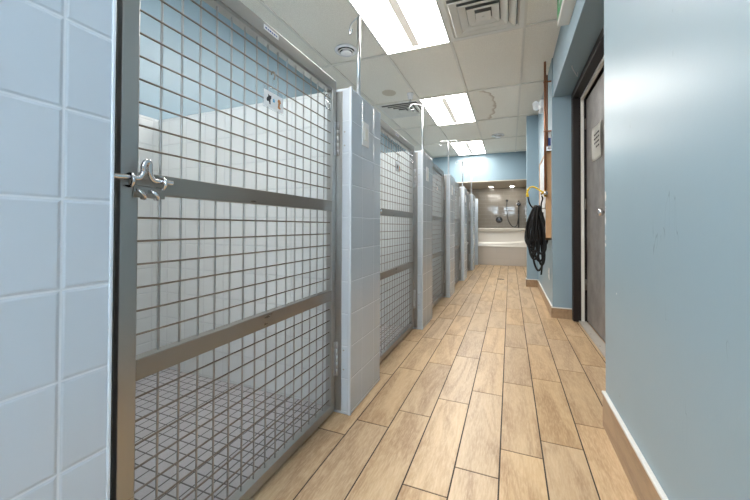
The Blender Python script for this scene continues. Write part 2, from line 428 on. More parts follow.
# ceiling: panels 2 x 4 ft, grid bars
XG = [XL-0.1, -1.71, -1.10, -0.49, 0.115, 0.80]
YG = [3.01+1.213*k for k in range(-8, 6)]
bm = BM(); box(bm, XL-0.1, 0.80, YB, YA, CEIL+0.012, CEIL+0.10, mi=0)
for x in XG[1:-1]: box(bm, x-0.011, x+0.011, YB, YH, CEIL, CEIL+0.013, mi=1)
for y in YG:
    if YB < y < YH: box(bm, XL-0.1, 0.80, y-0.011, y+0.011, CEIL+0.0006, CEIL+0.013, mi=1)
for x0, x1, yc in ((-0.49, 0.115, 2.40), (-1.71, -1.10, 4.83)):
    box(bm, x0, x1, yc-0.011, yc+0.011, CEIL+0.0004, CEIL+0.013, mi=1)
struct('ceiling', bm, ['panel', 'tbar'])

# ------------------------------------------------------------------ baseboards
def baseboard(x0, x1, y0, y1, h, capdir):
    bm = BM(); box(bm, x0, x1, y0, y1, 0, h, 0.001)
    b = struct('baseboard_right', bm, 'base')
    bm = BM(); box(bm, min(x0, x1)-0.003 if capdir == 'x' else x0, x1, y0-(0.003 if capdir == 'y' else 0), y1, h, h+0.010, 0.002)
    obj('cap_strip', bm, 'cap', b)
baseboard(0.383, XR, YB, Y0R, 0.145, 'x')
baseboard(0.375, XF, Y1R, 5.45, 0.105, 'x')
baseboard(0.375, XF, 5.58, YH+0.04, 0.105, 'x')
baseboard(0.375, 0.552, Y1R-0.010, Y1R, 0.095, 'n')
baseboard(0.226, XR, 5.44, 5.45, 0.105, 'y')
baseboard(0.223, 0.235, 5.44, 5.58, 0.105, 'x')

# ------------------------------------------------------------------ door in the recess
door = bpy.data.objects.new('door_1', None); C.objects.link(door); door.location = (0.66, 2.3, 0); door['kind'] = 'structure'
def L(x, y, z, o=(0.66, 2.3, 0)): return (x-o[0], y-o[1], z-o[2])
def lbox(bm, x0, x1, y0, y1, z0, z1, bev=0.0, o=(0.66, 2.3, 0), mi=0):
    return box(bm, x0-o[0], x1-o[0], y0-o[1], y1-o[1], z0-o[2], z1-o[2], bev, mi=mi)
bm = BM()
lbox(bm, 0.552, 0.72, 3.625, 3.69, 0, 2.165, 0.002); lbox(bm, 0.552, 0.72, 1.775, 3.625, 2.105, 2.165, 0.002); lbox(bm, 0.552, 0.72, 1.775, 1.85, 0, 2.105, 0.002)
lbox(bm, 0.556, 0.60, 3.612, 3.625, 0, 2.105, 0.001)
obj('door_frame', bm, 'brown', door)
bm = BM(); lbox(bm, 0.618, 0.642, 3.60, 3.626, 0.01, 2.105, 0.001); lbox(bm, 0.618, 0.642, 1.85, 3.60, 2.08, 2.105, 0.001)
obj('weather_strip', bm, 'offwhite', door)
bm = BM(); lbox(bm, 0.662, 0.71, 2.62, 3.605, 0.02, 2.075, 0.003)
leaf = obj('door_leaf', bm, 'door', door)
bm = BM(); lbox(bm, 0.662, 0.71, 1.86, 2.612, 0.02, 2.075, 0.003)
obj('door_leaf', bm, 'door', door)
bm = BM(); lathe(bm, [(0.030, 0.0), (0.030, -0.006), (0.012, -0.010), (0.012, -0.035), (0.026, -0.042), (0.029, -0.055), (0.024, -0.068), (0.004, -0.072)], L(0.662, 2.84, 0.995), 'x', 24)
obj('door_knob', bm, 'chrome', leaf)
bm = BM(); lbox(bm, 0.595, 0.66, 1.85, 3.612, 0, 0.012, 0.002)
th_ = obj('threshold', bm, 'sill', door)
bm = BM()
for y in (3.5, 3.2, 2.9, 2.6): lathe(bm, [(0.006, 0.012), (0.006, 0.0135), (0.002, 0.014)], L(0.612, y, 0), 'z', 12)
obj('screw', bm, 'jamb', th_)
for z in (0.35, 1.1, 1.85):
    bm = BM(); tube(bm, [L(0.655, 3.612, z-0.05), L(0.655, 3.612, z+0.05)], 0.007, 10)
    obj('hinge', bm, 'jamb', door)
# hook wire at the door head
bm = BM()
tube(bm, path([(0.52, 3.16, 2.165), (0.52, 3.16, 2.13), (0.50, 3.1, 2.12), (0.45, 2.95, 2.118), (0.445, 2.93, 2.13)], 6), 0.003, 8)
obj('wire_hook', bm, 'alu', label='thin bent wire hook sticking out under the soffit above the door', cat='hook')

# notice on the door
t = thing('paper_notice', 'curled white printed paper notice taped to the grey metal door', 'notice', (0.658, 3.135, 1.575))
bm = BM()
for i in range(12):
    for j in range(1):
        pass
nx, nz = 10, 8
g = [[bm.verts.new((-0.002-0.016*(abs(i/nx-0.5)*2)**3*(1 if i > nx/2 else 0.6)-0.006*math.sin(j/nz*3), -0.135+0.27*i/nx, -0.14+0.28*j/nz)) for j in range(nz+1)] for i in range(nx+1)]
for i in range(nx):
    for j in range(nz):
        f = bm.faces.new((g[i][j], g[i+1][j], g[i+1][j+1], g[i][j+1])); f.smooth = True
bmesh.ops.solidify(bm, geom=bm.faces[:], thickness=0.0008)
pp = obj('sheet', bm, 'paper', t)
bm = BM()
for r_, (z, ws) in enumerate(((0.055, (0.05, 0.03, 0.06)), (0.02, (0.03, 0.06, 0.05)), (-0.015, (0.06, 0.04, 0.03)), (-0.05, (0.04, 0.05)))):
    y = -0.095
    for w in ws:
        xo = -0.0115-0.006*math.sin((z+0.14)/0.28*3)
        box(bm, xo+0.0005, xo+0.0012, y, y+w, z, z+0.012); y += w+0.012
obj('printed_line', bm, 'ink', t)

# ------------------------------------------------------------------ kennel dividers: tiled pillar + partition
def divider_meshes():
    bm = BM(); box(bm, -0.80, -0.695, 0, 0.39, 0.0, 1.545, 0.004, 3)
    a = bm
    bm = BM(); box(bm, XL+0.001, -0.7995, 0.025, 0.165, 0.002, 1.556, 0.006, 3)
    b = bm
    bm = BM(); box(bm, -0.7075, -0.6915, -0.0035, 0.012, 0.0, 1.548, 0.005, 3)
    c_ = bm
    bm = BM(); box(bm, -0.765, -0.740, -0.003, 0.0, 0.015, 1.53, 0.001); box(bm, -0.775, -0.76, -0.004, 0.0, 0.015, 1.53)
    for z in (0.21, 0.30, 1.27, 1.335):
        lathe(bm, [(0.004, -0.0125), (0.004, -0.009)], (-0.728, 0.0098, z), 'y', 10)
    d = bm
    bm = BM(); box(bm, -0.80, -0.775, 0.39, 0.437, 0.0, 1.53, 0.001)  # near-black jamb, widened so its colour supplies the shade in the latch gap
    e = bm
    return a, b, c_, d, e
ordn = ['first tiled pillar beside the big front gate, with a chrome pole on top', 'second tiled pillar along the corridor, after the second mesh gate',
        'third tiled pillar along the corridor, after the third mesh gate', 'fourth tiled pillar along the corridor, narrow in the distance',
        'farthest full tiled pillar along the corridor, just before the tub']
def make_divider(label):
    t = thing('kennel_divider', label, 'partition wall', (0, 1.41, 0), 0, 'tiled kennel dividers')
    a, b, c_, d, e = divider_meshes()
    obj('pillar', a, 'tile', t); obj('partition_panel', b, 'tile_in', t); obj('edge_trim', c_, 'edge', t); obj('hinge_jamb', d, 'steel', t); obj('dark_gap_jamb', e, 'dark', t)
    return t
div0 = make_divider(ordn[0])
for y, lb in zip(PILLARS[1:], ordn[1:]): dup(div0, (0, y, 0), lb)
# near divider at the left edge of the frame (long tiled wall)
t = thing('kennel_divider', 'large pale blue tiled wall end at the left edge, beside the front gate latch', 'partition wall', (0, 0.185, 0), 0, 'tiled kennel dividers')
bm = BM(); box(bm, -0.80, -0.695, -1.185, 0.2105, 0, 1.545, 0.004, 3); obj('pillar', bm, 'tile', t)
bm = BM(); box(bm, XL+0.001, -0.7995, 0.05, 0.19, 0.002, 1.556, 0.006, 3); obj('partition_panel', bm, 'tile_in', t)
bm = BM(); box(bm, -0.7075, -0.6915, 0.2065, 0.2125, 0, 1.548, 0.002, 3); obj('edge_trim', bm, 'edge', t)
bm = BM(); box(bm, -0.80, -0.775, 0.2125, 0.262, 0.0, 1.53, 0.001); obj('dark_gap_jamb', bm, 'dark', t)  # jamb widened into a dark strip, painting the shaded gap beside the gate post
# end post beside the tub
t = thing('kennel_divider', 'slim last tiled post at the end of the gates against the tub', 'partition wall', (0, 8.08, 0), 0, 'tiled kennel dividers')
bm = BM(); box(bm, -0.80, -0.695, 0, 0.10, 0, 1.545, 0.004, 3); obj('pillar', bm, 'tile', t)
bm = BM(); box(bm, XL+0.001, -0.7995, 0.01, 0.10, 0.002, 1.556, 0.006, 3); obj('partition_panel', bm, 'tile_in', t)
bm = BM(); box(bm, -0.7075, -0.6915, -0.0035, 0.012, 0, 1.548, 0.005, 3); obj('edge_trim', bm, 'edge', t)

# ------------------------------------------------------------------ gates (origin: floor, at the latch-side opening edge)
GX = -0.77
def make_gate(label, wide=1.01):
    t = thing('kennel_gate', label, 'gate', (GX, 0.40, 0), 0, 'stainless mesh kennel gates')
    y0, y1 = 0.0535, wide-0.007
    s = 0.037
    bm = BM()
    box(bm, -0.030, 0, y0, y0+s, 0.014, 1.532, 0.002)
    box(bm, -0.030, 0, y1-s, y1, 0.014, 1.532, 0.002)
    box(bm, -0.030, 0, y0, y1, 1.532, 1.580, 0.002)
    box(bm, -0.034, -0.004, y0+0.01, y1-0.01, 1.522, 1.5325, 0.001)
    box(bm, -0.030, 0, y0+s-0.001, y1-s+0.001, 0.014, 0.050, 0.002)
    obj('frame', bm, 'steel', t)
    for z in (0.539, 0.957):
        bm = BM(); box(bm, -0.030, 0.0005, y0+s-0.001, y1-s+0.001, z, z+0.048, 0.002); obj('crossbar', bm, 'steel_h', t)
    ya, yb = y0+s, y1-s
    for (za, zb, zr) in ((0.050, 0.539, 0.286), (0.587, 0.957, 0.639), (1.005, 1.532, 1.0612)):
        bm = BM()
        y = ya+0.062-0.0547
        while y < yb-0.005:
            if y > ya+0.004: tube(bm, [(-0.0170, y, za-0.002), (-0.0170, y, zb+0.002)], 0.0029, 8, cap=False); y += 0.0547
        z = zr-0.0528*12
        while z < zb-0.012:
            if z > za+0.012: tube(bm, [(-0.0120, ya-0.001, z), (-0.0120, yb+0.001, z)], 0.0024, 8, cap=False, mi=1)
            z += 0.0528
        obj('wire_mesh', bm, ['rod', 'rod_h'], t)
    # hinges on the right
    for z in (0.26, 1.303):
        bm = BM()
        for k in range(5):
            za = z-0.0785+k*0.0314
            tube(bm, [(0.010, y1-0.003, za+0.0006), (0.010, y1-0.003, za+0.0308)], 0.0062, 12)
        box(bm, 0.0002, 0.004, y1-0.016, y1-0.002, z-0.0785, z+0.0785)
        obj('hinge', bm, 'alu', t)
    # latch: bent rod bolt with an upright loop, two staples on a plate
    lt_bm = BM(); box(lt_bm, 0.0006, 0.004, 0.078, 0.150, 0.948, 0.972, 0.001); box(lt_bm, 0.0006, 0.0045, 0.070, 0.150, 0.975, 0.993, 0.001)
    lt = obj('latch', lt_bm, 'steel_h', t)
    bm = BM()
    pts = path([(0.020, 0.022, 0.987), (0.020, 0.050, 0.988), (0.020, 0.073, 0.988), (0.021, 0.082, 0.992), (0.024, 0.086, 1.004), (0.027, 0.084, 1.014), (0.029, 0.087, 1.024), (0.030, 0.0915, 1.027),
                (0.029, 0.096, 1.023), (0.027, 0.098, 1.013), (0.024, 0.101, 1.000), (0.021, 0.108, 0.990), (0.020, 0.118, 0.987), (0.020, 0.140, 0.987), (0.020, 0.156, 0.987)], 8)
    tube(bm, pts, 0.0058, 12); obj('bolt', bm, 'chrome', lt)
    for yy in (0.062, 0.132):
        bm = BM(); tube(bm, path([(0.002, yy, 0.972), (0.022, yy, 0.970), (0.031, yy, 0.984), (0.022, yy, 0.996), (0.002, yy, 0.994)], 5), 0.004, 8); obj('staple', bm, 'chrome', lt)
    bm = BM()
    for yy in (0.090, 0.120): tube(bm, path([(0.002, yy-0.007, 0.962), (0.012, yy-0.007, 0.963), (0.018, yy, 0.955), (0.012, yy+0.007, 0.947), (0.002, yy+0.007, 0.948)], 5), 0.0045, 8)
    obj('bracket', bm, 'chrome', lt)
    bm = BM(); box(bm, 0.0004, 0.0012, 0.493, 0.570, 1.552, 1.569); obj('name_label', bm, 'white', t)
    tl = [c for c in t.children if c.name.startswith('name_label')][0]
    bm = BM(); y = 0.500
    for w in (0.009, 0.006, 0.010, 0.007, 0.009, 0.006): box(bm, 0.0012, 0.0014, y, y+w, 1.558, 1.563); y += w+0.003
    obj('printed_line', bm, 'bluelabel', tl)
    return t
g0 = make_gate('large mesh gate nearest the camera, filling the left of the photo')
gl = ['second steel mesh gate, between the first and second tiled pillars', 'third steel mesh gate, between the second and third tiled pillars',
      'fourth steel mesh gate, between the third and fourth tiled pillars', 'fifth steel mesh gate, between the fourth and fifth tiled pillars']
for k, lb in enumerate(gl): dup(g0, (GX, 1.80+1.4*k, 0), lb)
g6 = make_gate('farthest narrow steel mesh gate, beside the last post at the tub', 0.68); g6.location = (GX, 7.40, 0)

# ------------------------------------------------------------------ hook poles on the pillars
def make_pole(label):
    t = thing('hook_pole', label, 'pole', (-0.745, 1.60, 1.545), math.radians(0), 'steel hook poles standing on the pillars')
    bm = BM(); tube(bm, [(0, 0, 0), (0, 0, 0.455)], 0.0102, 14); obj('pole', bm, 'alu', t)
    bm = BM(); lathe(bm, [(0.020, 0), (0.020, 0.004), (0.011, 0.008), (0.011, 0.02)], seg=20); obj('base_flange', bm, 'alu', t)
    for s in (1, -1):
        bm = BM()
        tube(bm, path([(0, 0, 0.452), (s*0.015, 0, 0.462), (s*0.075, 0, 0.470), (s*0.105, 0, 0.462), (s*0.118, 0, 0.438), (s*0.108, 0, 0.418), (s*0.088, 0, 0.420), (s*0.080, 0, 0.434)], 6), 0.004, 8)
        obj('hook_arm', bm, 'alu', t)
    return t
p0 = make_pole('steel hook pole on the first tiled pillar, in front of the near ceiling light')
p0.rotation_euler.z = math.radians(142)
plab = [('steel hook pole on the second tiled pillar, below the square ceiling vent', -158), ('steel hook pole with level arms on the third tiled pillar', 2),
        ('steel hook pole on the fourth tiled pillar', 0), ('farthest small steel hook pole on the fifth tiled pillar', 0)]
for y, (lb, a) in zip(PILLARS[1:], plab): dup(p0, (-0.745, y+0.19, 1.545), lb, math.radians(a))

# ------------------------------------------------------------------ light switches on the pillars
def make_switch(label):
    t = thing('light_switch', label, 'light switch', (-0.695, 1.573, 1.360), 0, 'rocker switches on the pillars')
    bm = BM(); box(bm, 0, 0.006, -0.040, 0.040, -0.062, 0.062, 0.002); obj('switch_plate', bm, 'white', t)
    bm = BM(); box(bm, 0.005, 0.010, -0.017, 0.017, -0.034, 0.034, 0.002); obj('rocker', bm, 'offwhite', t)
    return t
s0 = make_switch('white rocker switch plate on the first tiled pillar')
for y, lb in zip(PILLARS[1:], ['white rocker switch plate on the second tiled pillar', 'white rocker switch plate on the third tiled pillar', 'white rocker switch plate on the fourth tiled pillar', 'white rocker switch plate on the farthest tiled pillar']):
    dup(s0, (-0.695, y+0.163, 1.360), lb)

# ------------------------------------------------------------------ badge cards hanging on the gates
def make_card(label):
    t = thing('badge_holder', label, 'card', (-0.7655, 0.940, 1.419), 0, 'picture cards hanging on the gates'); t.scale = (0.64, 0.64, 0.64)
    bm = BM(); box(bm, 0, 0.003, -0.085, 0.085, -0.205, -0.085, 0.0015); sl = obj('sleeve', bm, 'clear', t)
    bm = BM(); box(bm, 0.0032, 0.0038, -0.078, 0.078, -0.198, -0.112); cd_ = obj('card', bm, 'white', t)
    bm = BM()
    def blob(cy, cz, sc, pts, mi): poly(bm, [(0.0039, cy+a*sc, cz+b*sc) for a, b in pts], (1, 0, 0), 0.0003, mi)
    catp = [(-1.0, -0.6), (-0.7, -1.0), (-0.1, -0.8), (0.2, -1.5), (0.6, -1.5), (0.55, -0.3), (0.9, 0.2), (0.9, 1.0), (0.55, 0.8), (0.1, 0.8), (-0.3, 1.1), (-0.4, 0.3), (-0.8, 0.0)]
    blob(-0.040, -0.150, 0.020, catp, 0)
    dogp = [(-0.5, -1.5), (0.6, -1.6), (0.8, -1.2), (0.35, -0.9), (0.5, 0.0), (0.9, 0.3), (0.7, 0.9), (0.2, 1.2), (-0.4, 1.0), (-0.6, 0.4), (-0.3, 0.0), (-0.45, -0.8)]
    blob(0.042, -0.152, 0.019, dogp, 1)
    blob(-0.002, -0.152, 0.010, [(-0.8, -0.8), (0.8, -0.8), (1.0, 0.2), (0.3, 1.2), (-0.6, 0.9)], 2)
    obj('picture', bm, ['ink', 'orange', 'skyink'], cd_)
    bm = BM(); box(bm, 0.0005, 0.0025, -0.008, 0.008, -0.088, -0.03, 0.0008); obj('strap', bm, 'clear', t)
    bm = BM(); tube(bm, path([(0.003, 0, -0.035), (0.008, 0, -0.02), (0.006, 0, 0.004), (-0.010, 0, 0.009), (-0.014, 0.0, -0.004)], 5), 0.004, 8); obj('clip', bm, 'jamb', t)
    return t
c0 = make_card('clear sleeve card with cat and dog pictures on the front gate')
for k, lb in enumerate(['clear sleeve card hanging on the second mesh gate', 'clear sleeve card hanging on the third mesh gate', 'clear sleeve card hanging on the fourth mesh gate']):
    dup(c0, (-0.7655, 2.34+1.4*k, 1.419), lb)
def make_s(label):
    bm = BM()
    pts = [(0.010, 0.0, 0.012), (-0.006, 0.0, 0.020), (-0.016, 0.004, 0.008), (-0.004, 0.006, -0.012), (0.010, 0.004, -0.030), (0.012, -0.008, -0.052), (0.004, -0.020, -0.050), (0.0, -0.022, -0.036)]
    tube(bm, path(pts, 7), 0.0028, 8)
    return obj('s_hook', bm, 'chrome', label=label, cat='hook', group='small hooks on the gate mesh', loc=(-0.770, 1.322, 1.475-0.006))
sh = make_s('small bent wire hook near the hinge corner of the front gate')
c_ = sh.copy(); C.objects.link(c_); c_.location = (-0.770, 2.72, 1.469); c_['label'] = 'small bent wire hook near the hinge corner of the second gate'

# ------------------------------------------------------------------ ceiling fixtures
def make_light(label):
    t = thing('ceiling_light', label, 'ceiling light', (-0.795, 2.404, CEIL), 0, 'recessed ceiling light panels')
    a, b = 0.290, 0.594
    bm = BM()
    for q in ((-0.305, -a, -b, b), (a, 0.305, -b, b)): box(bm, q[0], q[1], -0.606, 0.606, -0.004, 0.011, 0.001)
    for s in (-1, 1): box(bm, -a, a, s*b if s > 0 else -0.606, 0.606 if s > 0 else -b, -0.004, 0.011, 0.001)
    obj('frame', bm, 'offwhite', t)
    bm = BM(); box(bm, -a, a, -b, b, -0.0005, 0.008); obj('diffuser', bm, 'lens', t)
    bm = BM(); box(bm, -0.034, 0.034, -b+0.045, b-0.045, -0.006, 0.0, 0.002); obj('centre_rib', bm, 'rib', t)
    return t
l0 = make_light('brightest near ceiling light panel, cut by the top of the photo')
for yc, lb in ((4.830, 'middle ceiling light panel, beside the brown water stain'), (7.256, 'farthest ceiling light panel, before the tub alcove'),
               (-0.022, 'ceiling light panel right above and behind the camera'), (-2.448, 'ceiling light panel at the rear end of the corridor')):
    dup(l0, (-0.795, yc, CEIL), lb)

def make_square_vent(label):
    t = thing('ceiling_vent', label, 'vent', (-0.19, 2.705, CEIL), 0, 'square four way ceiling vents')
    bm = BM(); 
    def ring(bm, ro, zo, ri, zi, th=0.0025):
        for k in range(4):
            a = PI/4+k*PI/2; b = a+PI/2
            q = [(ro*math.cos(a), ro*math.sin(a), zo), (ro*math.cos(b), ro*math.sin(b), zo), (ri*math.cos(b), ri*math.sin(b), zi), (ri*math.cos(a), ri*math.sin(a), zi)]
            vs = [bm.verts.new(v) for v in q]+[bm.verts.new((v[0], v[1], v[2]+th)) for v in q]
            for f in ((3, 2, 1, 0), (4, 5, 6, 7), (0, 1, 5, 4), (1, 2, 6, 5), (2, 3, 7, 6), (3, 0, 4, 7)): bm.faces.new([vs[i] for i in f])
    r2_ = math.sqrt(2)
    ring(bm, 0.298*r2_, -0.003, 0.265*r2_, -0.003); ring(bm, 0.265*r2_, -0.003, 0.245*r2_, 0.0105)
    obj('frame', bm, 'offwhite', t)
    for ro in (0.240, 0.180, 0.118):
        bm = BM(); ring(bm, ro*r2_, -0.014, (ro-0.056)*r2_, 0.006); ring(bm, ro*r2_, -0.014, (ro-0.006)*r2_, -0.018); obj('louvre', bm, 'offwhite', t)
    bm = BM(); box(bm, -0.056, 0.056, -0.056, 0.056, -0.020, -0.015, 0.002); lathe(bm, [(0.011, -0.024), (0.011, -0.020)], seg=16); obj('centre_plate', bm, 'offwhite', t)
    bm = BM(); box(bm, -0.262, 0.262, -0.262, 0.262, 0.0085, 0.0115); obj('throat', bm, 'throat', t)
    return t
v0 = make_square_vent('square white four way vent between the near light and exit sign')
dup(v0, (-1.405, 4.53, CEIL), 'square white four way vent seen above the second gate')
def make_round(label):
    t = thing('round_vent', label, 'vent', (-1.43, 2.79, CEIL), 0, 'round ceiling vents')
    bm = BM(); lathe(bm, [(0.088, 0.011), (0.098, 0.0), (0.094, -0.006), (0.076, -0.010), (0.070, -0.002), (0.070, 0.009)], seg=40, cap=False); obj('flange', bm, 'white', t)
    bm = BM(); lathe(bm, [(0.067, 0.011), (0.067, 0.004)], seg=32); obj('dark_throat', bm, 'dark', t)
    bm = BM(); lathe(bm, [(0.060, -0.010), (0.066, -0.016), (0.060, -0.020), (0.054, -0.017), (0.060, -0.010)], seg=36, cap=False); obj('inner_ring', bm, 'offwhite', t)
    bm = BM(); lathe(bm, [(0.030, 0.011), (0.030, -0.015), (0.050, -0.024), (0.046, -0.034), (0.010, -0.037)], seg=32); obj('disc', bm, 'white', t)
    return t
rv = make_round('round white ceiling vent left of the first hook pole'); rv.scale = (1.12, 1.12, 1.12)
dup(rv, (-0.20, 6.42, CEIL), 'far round ceiling vent to the right of the farthest light')
def make_sprinkler(label):
    t = thing('sprinkler_head', label, 'sprinkler', (-1.155, 4.02, CEIL))
    bm = BM(); lathe(bm, [(0.042, 0.011), (0.042, -0.004), (0.032, -0.010), (0.030, -0.055), (0.022, -0.062)], seg=28); obj('cup', bm, 'white', t)
    bm = BM(); lathe(bm, [(0.008, -0.06), (0.008, -0.085), (0.022, -0.088), (0.022, -0.092)], seg=20); obj('deflector', bm, 'chrome', t)
    return t
make_sprinkler('small white sprinkler head beside the square vent above the second gate')

# exit sign
t = thing('exit_sign', 'green and white exit sign box high on the right wall', 'exit sign', (XR, 2.34, 2.43))
bm = BM(); box(bm, -0.075, 0, -0.38, 0.37, -0.098, 0.100, 0.004); obj('housing', bm, 'offwhite', t)
bm = BM(); box(bm, -0.078, -0.0748, -0.365, 0.355, -0.086, 0.088, 0.001); fc = obj('face_plate', bm, 'white', t)
bm = BM(); box(bm, -0.0795, -0.0779, 0.09, 0.33, -0.072, 0.074)
obj('green_panel', bm, 'green', fc)
bm = BM()
P = lambda y, z: (-0.0796, 0.21+y, z)
lathe(bm, [(0.012, -0.0006), (0.012, 0.0)], P(0.01, 0.045), 'x', 16)
poly(bm, [P(-0.01, 0.03), P(0.02, 0.028), P(0.028, -0.005), P(0.045, -0.028), P(0.03, -0.034), P(0.012, -0.01), P(-0.01, -0.03), P(-0.045, -0.03), P(-0.045, -0.02), P(-0.018, -0.018), P(0.0, 0.0), P(-0.005, 0.018), P(-0.03, 0.005), P(-0.036, 0.012)], (-1, 0, 0), 0.0006)
obj('pictogram', bm, 'white', fc)

# emergency lamp
t = thing('emergency_light', 'small white twin head emergency lamp high on right wall behind the pipe', 'emergency light', (XF, 4.42, 2.33))
bm = BM(); box(bm, -0.06, 0, -0.10, 0.10, -0.06, 0.05, 0.008); obj('housing', bm, 'white', t)
for s in (-1, 1):
    bm = BM(); c = Vector((-0.095, s*0.055, 0.045 if s > 0 else -0.03))
    tube(bm, [(-0.058, s*0.05, 0.0), c+Vector((0.012, 0, 0))], 0.008, 10)
    lathe(bm, [(0.018, 0.022), (0.032, 0.010), (0.038, -0.018), (0.034, -0.022), (0.004, -0.018)], c, 'y', 24)
    obj('lamp_head', bm, 'white', t)

# wall board, pipe, tap, hose
t = thing('wall_board', 'white board with pale timber edges on the right wall behind the hose', 'board', (XF, 3.765, 0.755))
bm = BM(); box(bm, -0.044, 0, 0.02, 0.80, 0.02, 0.88); obj('panel', bm, 'white', t)
bm = BM(); box(bm, -0.050, 0, 0, 0.02, 0, 0.90, 0.001); box(bm, -0.050, 0, 0.80, 0.82, 0, 0.90, 0.001); box(bm, -0.050, 0, 0, 0.82, 0, 0.02); box(bm, -0.050, 0, 0, 0.82, 0.88, 0.90)
obj('timber_frame', bm, 'pine', t)
t = thing('label_sticker', 'small white and blue sticker above the timber edged board', 'sticker', (XF, 3.80, 1.76))
bm = BM(); box(bm, -0.030, 0, -0.02, 0.02, -0.08, 0.10, 0.001); obj('sticker_sheet', bm, 'white', t)
bm = BM(); box(bm, -0.0305, -0.003, -0.0206, -0.0202, -0.05, 0.03); obj('blue_mark', bm, 'bluelabel', t)
t = thing('water_pipe', 'brown copper water pipe dropping from the ceiling down the right wall', 'pipe', (0.331, 3.745, 1.25))
bm = BM(); tube(bm, [(0, 0, 0), (0, 0, CEIL-1.25+0.01)], 0.011, 14); obj('riser', bm, 'copper', t)
bm = BM(); tube(bm, [(0.020, 0.018, 0.45), (0.020, 0.018, CEIL-1.25-0.12)], 0.007, 10); obj('side_pipe', bm, 'copper', t)
for z in (0.6, 1.1):
    bm = BM(); lathe(bm, [(0.015, z-0.008), (0.015, z+0.008)], seg=16); box(bm, 0.012, 0.057, -0.006, 0.006, z-0.006, z+0.006); obj('pipe_clamp', bm, 'copper', t)
t = thing('brass_tap', 'small brass hose tap at the foot of the copper pipe', 'tap', (0.331, 3.745, 1.215))
bm = BM(); lathe(bm, [(0.012, 0.04), (0.016, 0.03), (0.016, -0.01), (0.010, -0.02), (0.010, -0.028)], seg=18)
tube(bm, [(0, 0, 0.012), (-0.022, 0, 0.012), (-0.040, 0, 0.002)], 0.009, 12); obj('body', bm, 'brass', t)
bm = BM(); tube(bm, [(0, 0, 0.010), (0, -0.035, 0.010)], 0.006, 10); lathe(bm, [(0.006, -0.046), (0.020, -0.042), (0.020, -0.036), (0.006, -0.032)], (0, 0, 0.010), 'y', 16); obj('handle', bm, 'chrome', t)

t = thing('garden_hose', 'coiled black hose with yellow wand hanging by the tap on right wall', 'hose', (0.27, 3.86, 1.09))
O = Vector((0.27, 3.86, 1.09))
bm = BM()
rnd = random.Random(3)
loops = [(-0.05, 0.0, 0.50), (0.01, 0.02, 0.56), (-0.01, -0.01, 0.38), (-0.075, -0.015, 0.36), (-0.045, 0.015, 0.46), (-0.02, 0.05, 0.52), (0.0, 0.03, 0.66), (0.03, 0.01, 0.60), (-0.03, -0.02, 0.54), (0.045, 0.03, 0.40), (0.02, -0.03, 0.48), (-0.06, 0.04, 0.42)]
pts = []
for i, (dx, dy, dep) in enumerate(loops):
    w = 0.030+0.028*rnd.random(); cx = dx*0.55; tw = rnd.uniform(-0.03, 0.03)
    pts += [(cx*0.6, dy*0.5, 0.0+rnd.uniform(-0.01, 0.02)), (dx-w*0.7, dy, -dep*0.45), (dx-w+tw*0.4, dy+0.01, -dep*0.82), (dx+tw*0.3, dy, -dep), (dx+w, dy-0.01, -dep*0.86), (dx+w*0.5, dy, -dep*0.4)]
tube(bm, path(pts, 8), 0.0108, 8)
tube(bm, path([(-0.02, 0.01, 0.012), (-0.05, 0, 0.0), (-0.078, -0.01, 0.045), (-0.092, -0.02, 0.10), (-0.098, -0.02, 0.125)], 8), 0.0075, 8)
tube(bm, path([(0.03, -0.10, 0.11), (0.04, -0.08, 0.085), (0.028, -0.06, 0.03), (0.03, -0.02, -0.06), (0.02, 0.0, -0.2)], 8), 0.0075, 8)
tube(bm, path([(0.045, 0.0, -0.05), (0.055, 0.0, -0.3), (0.045, 0.01, -0.55), (0.03, 0.0, -0.70)], 8), 0.0085, 8)
obj('coil', bm, 'black', t)
bm = BM()
tube(bm, path([(-0.098, -0.02, 0.120), (-0.100, -0.02, 0.160), (-0.090, -0.02, 0.195), (-0.060, -0.025, 0.215), (-0.025, -0.04, 0.205), (0.02, -0.08, 0.165), (0.052, -0.105, 0.140)], 8), 0.0085, 10)
tube(bm, [(-0.0975, -0.02, 0.112), (-0.099, -0.02, 0.150)], 0.0135, 12)
tube(bm, [(-0.096, -0.02, 0.172), (-0.090, -0.02, 0.192)], 0.0125, 12)
obj('wand', bm, 'yellow', t)
t = thing('wall_hook', 'metal bracket hook on the board holding the coiled black hose', 'hook', (0.341, 3.86, 1.10))
bm = BM(); box(bm, -0.004, 0, -0.02, 0.02, -0.03, 0.03, 0.001); tube(bm, path([(-0.002, 0, -0.018), (-0.04, 0, -0.020), (-0.10, 0, -0.016), (-0.125, 0, 0.012)], 6), 0.005, 10)
obj('hook_body', bm, 'jamb', t)
# outlet
t = thing('wall_outlet', 'white electrical outlet low on the right wall beside the recess', 'outlet', (XF, 3.98, 0.39))
bm = BM(); box(bm, -0.006, 0, -0.036, 0.036, -0.060, 0.060, 0.002); obj('cover_plate', bm, 'white', t)
for s in (-1, 1):
    bm = BM(); box(bm, -0.008, -0.005, -0.017, 0.017, s*0.026-0.017, s*0.026+0.017, 0.001); obj('socket', bm, 'offwhite', t)

# floor drain
t = thing('floor_drain', 'small dark metal drain in the plank floor before the tub', 'drain', (-0.145, 6.04, 0))
bm = BM(); box(bm, -0.058, 0.058, -0.05, 0.05, 0, 0.0025, 0.0008); obj('plate', bm, 'jamb', t)
bm = BM()
for k in range(6): box(bm, -0.048, 0.048, -0.04+k*0.015, -0.034+k*0.015, 0.0022, 0.0028)
obj('slots', bm, 'dark', t)

